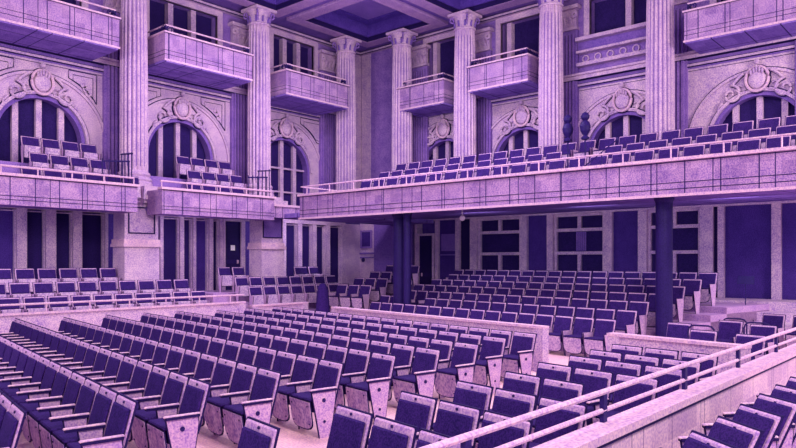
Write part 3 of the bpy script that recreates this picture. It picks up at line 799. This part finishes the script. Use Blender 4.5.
q = MB(); q.tube([(-3, 0, .2), (13.0, 0, .2)], .028, 6); q.build('handrail', RIM, r)
for k in range(15):
    q = MB(); q.tube([(-2.6+1.08*k, 0, 0), (-2.6+1.08*k, 0, .2)], .02, 5); q.build('rail_post', RIM, r)
# the panelled wall and long handrail in the foreground
r = thing('panelled_barrier', 'tall pale panelled barrier wall crossing the lower right corner', 'barrier', (8, 2.5, 0))
q = MB(lambda p: (p[0]-8, p[1]-2.5, p[2])); q.box(.5, 17.5, 2.42, 2.60, -.02, E-1.46); q.build('barrier_panel', WALLPAN, r)
q = MB(lambda p: (p[0]-8, p[1]-2.5, p[2])); q.box(.5, 17.5, 2.39, 2.64, E-1.46, E-1.39); q.build('barrier_capping', RIM, r)
q = MB(lambda p: (p[0]-8, p[1]-2.5, p[2])); q.box(.5, 17.5, 2.4, 2.63, E-1.49, E-1.46); q.build('capping_seam', INK, r)
r = thing('long_handrail', 'long pale double handrail on dark brackets above the panelled barrier', 'handrail', (8, 2.55, 0))
q = MB(lambda p: (p[0]-8, p[1]-2.55, p[2])); q.tube([(.5, 2.6, E-1.13), (17.5, 2.6, E-1.13)], .027, 8); q.build('handrail', RIM, r)
q = MB(lambda p: (p[0]-8, p[1]-2.55, p[2])); q.tube([(.5, 2.6, E-1.29), (17.5, 2.6, E-1.29)], .022, 8); q.build('lower_rail', RIM, r)
for k in range(8):
    x = 1.6+2.05*k; q = MB(lambda p: (p[0]-8, p[1]-2.55, p[2])); q.box(x-.035, x+.035, 2.58, 2.62, E-1.39, E-1.15); q.build('rail_bracket', IRON, r)

# wire hoop rails and music stands at the right
for i, (xp, yp, nm) in enumerate(((15.3, 7.3, 'beside the thick dark post'), (14.6, 6.5, 'between the loose seats'), (16.9, 6.2, 'near the ledges under the gallery'), (13.1, 6.9, 'behind the right hand barrier'))):
    x, y = R(xp, yp)
    q = MB(); P = [(0, -.25, 0), (0, -.25, .78)] + [(0, -.25+.12*(1-math.cos(a)), .78+.12*math.sin(a)) for a in (.5, 1.0, 1.57)] + [(0, .13, .9)] + [(0, .13+.12*math.sin(a), .78+.12*math.cos(a)) for a in (.5, 1.0, 1.57)] + [(0, .25, 0)]
    q.tube(P, .018, 6); q.tube([(0, -.25, .45), (0, .25, .45)], .014, 5)
    o = q.build('hoop_handrail', IRON); o.location = (x, y, 0); tag(o, 'thin dark hoop handrail '+nm, 'handrail', 'hoop handrails')
for i, (x, y, z, nm) in enumerate(((20.1, 6.3, .55, 'left one of the two on the ledges'), (20.3, 5.2, .55, 'right one of the two on the ledges'))):
    r = thing('music_stand', 'thin dark music stand, '+nm, 'music stand', (x, y, z), 0, 'music stands')
    q = MB(); q.tube([(0,0,.3),(0,0,1.0)], .014, 6); q.build('stand_pole', IRON, r)
    for k in range(3):
        a = 2*PI*k/3; q = MB(); q.tube([(0,0,.3),(.28*math.cos(a),.28*math.sin(a),.012)], .012, 5); q.build('leg', IRON, r)
    q = MB(); q.hexa([(-.02,-.22,1.0),(.0,-.22,1.0),(.0,.22,1.0),(-.02,.22,1.0)], [(.08,-.2,1.22),(.1,-.2,1.22),(.1,.2,1.22),(.08,.2,1.22)]); q.build('desk', IRON, r)
x, y = 18.0, 8.6
r = thing('microphone_stand', 'thin dark boom stand rising from the seats of the long gallery', 'stand', (16.45, 7.55, E+1.72))
q = MB(); q.tube([(0,0,0),(0,0,1.05)], .016, 6); q.lathe([(.14,0),(.14,.02),(.02,.04)], n=12); q.build('stand_pole', IRON, r)
q = MB(); q.tube([(.1,.55,.72),(-.1,-.45,1.3)], .014, 5); q.ball((-.1,-.45,1.3), .035,.035,.05, 8, 5); q.build('boom_arm', IRON, r)
q = MB()
q.lathe([(.30,0),(.31,.25),(.27,.55),(.24,.85),(.2,1.02),(.12,1.12),(.03,1.15)], n=18)
o = q.build('draped_stand', FABRIC); o.location = (15.95, 17.3, 0); o.scale = (.85, .85, 1.25); tag(o, 'tall rounded dark cloth-draped stand in the far aisle before the corner seats', 'draped stand')

# ------------------------------------------------------------------ light
w = bpy.data.worlds.new('hall_air'); SC.world = w; w.use_nodes = True
w.node_tree.nodes['Background'].inputs[0].default_value = lin((218, 206, 234)); w.node_tree.nodes['Background'].inputs[1].default_value = 1.15
def area(name, loc, size, power, color, target=None):
    l = bpy.data.lights.new(name, 'AREA'); l.shape = 'SQUARE'; l.size = size; l.energy = power; l.color = color
    o = bpy.data.objects.new(name, l); COL.objects.link(o); o.location = loc
    if target:
        o.rotation_euler = (Vector(target)-Vector(loc)).to_track_quat('-Z', 'Y').to_euler()
    return o
area('overhead_fill', (9, 9, 11.0), 3, 700, (1, .86, .88))  # added overhead fill light, no fixture stands behind it
area('overhead_fill', (14.5, 13.5, 11.0), 3, 900, (1, .86, .96))  # second added overhead fill, lifts the dim far corner
area('front_fill', (2, -3, 9.5), 3, 1500, (1, .82, .76), (12, 12, 2))  # unseen warm fill added near the camera to turn the floor peach
area('side_fill', (17, -4, 7), 2.5, 1100, (1, .84, .74), (18, 8, 3))  # unseen warm fill added to brighten the right side
area('side_fill', (-4, 12, 8), 2.5, 900, (1, .84, .76), (8, 20, 3))  # added warm fill out of view, brightens the left side
area('coffer_fill', (12, 12, 5.0), 4, 700, (.95, .84, .98), (12.01, 12, 12))  # added upward fill that lightens the coffers, no real cove lamp
for y in (5, 9, 13): area('under_gallery_fill', (18.5, y, E+1.35), 1.2, 40, (.9, .82, 1), (21.5, y, 1.6))  # added cool fill lifting the dim wall under the long gallery
for x in (6, 12.6, 18): area('under_gallery_fill', (x, 20.0, E+1.4), 1.0, 40, (.94, .84, 1), (x, 21.8, 1.8))  # added fill below the left boxes, brightens the window frames

cam = bpy.data.cameras.new('camera'); co = bpy.data.objects.new('camera', cam); COL.objects.link(co)
co.location = (0, 0, E); co.rotation_euler = (PI/2, 0, math.radians(41.1-90))
cam.sensor_width = 36; cam.lens = 690/796*36; cam.shift_y = 38/796; cam.clip_end = 200
SC.camera = co
SC.view_settings.view_transform = 'Standard'; SC.view_settings.look = 'None'
SC.view_settings.gamma = 1; SC.view_settings.use_curve_mapping = False; SC.view_settings.exposure = .14
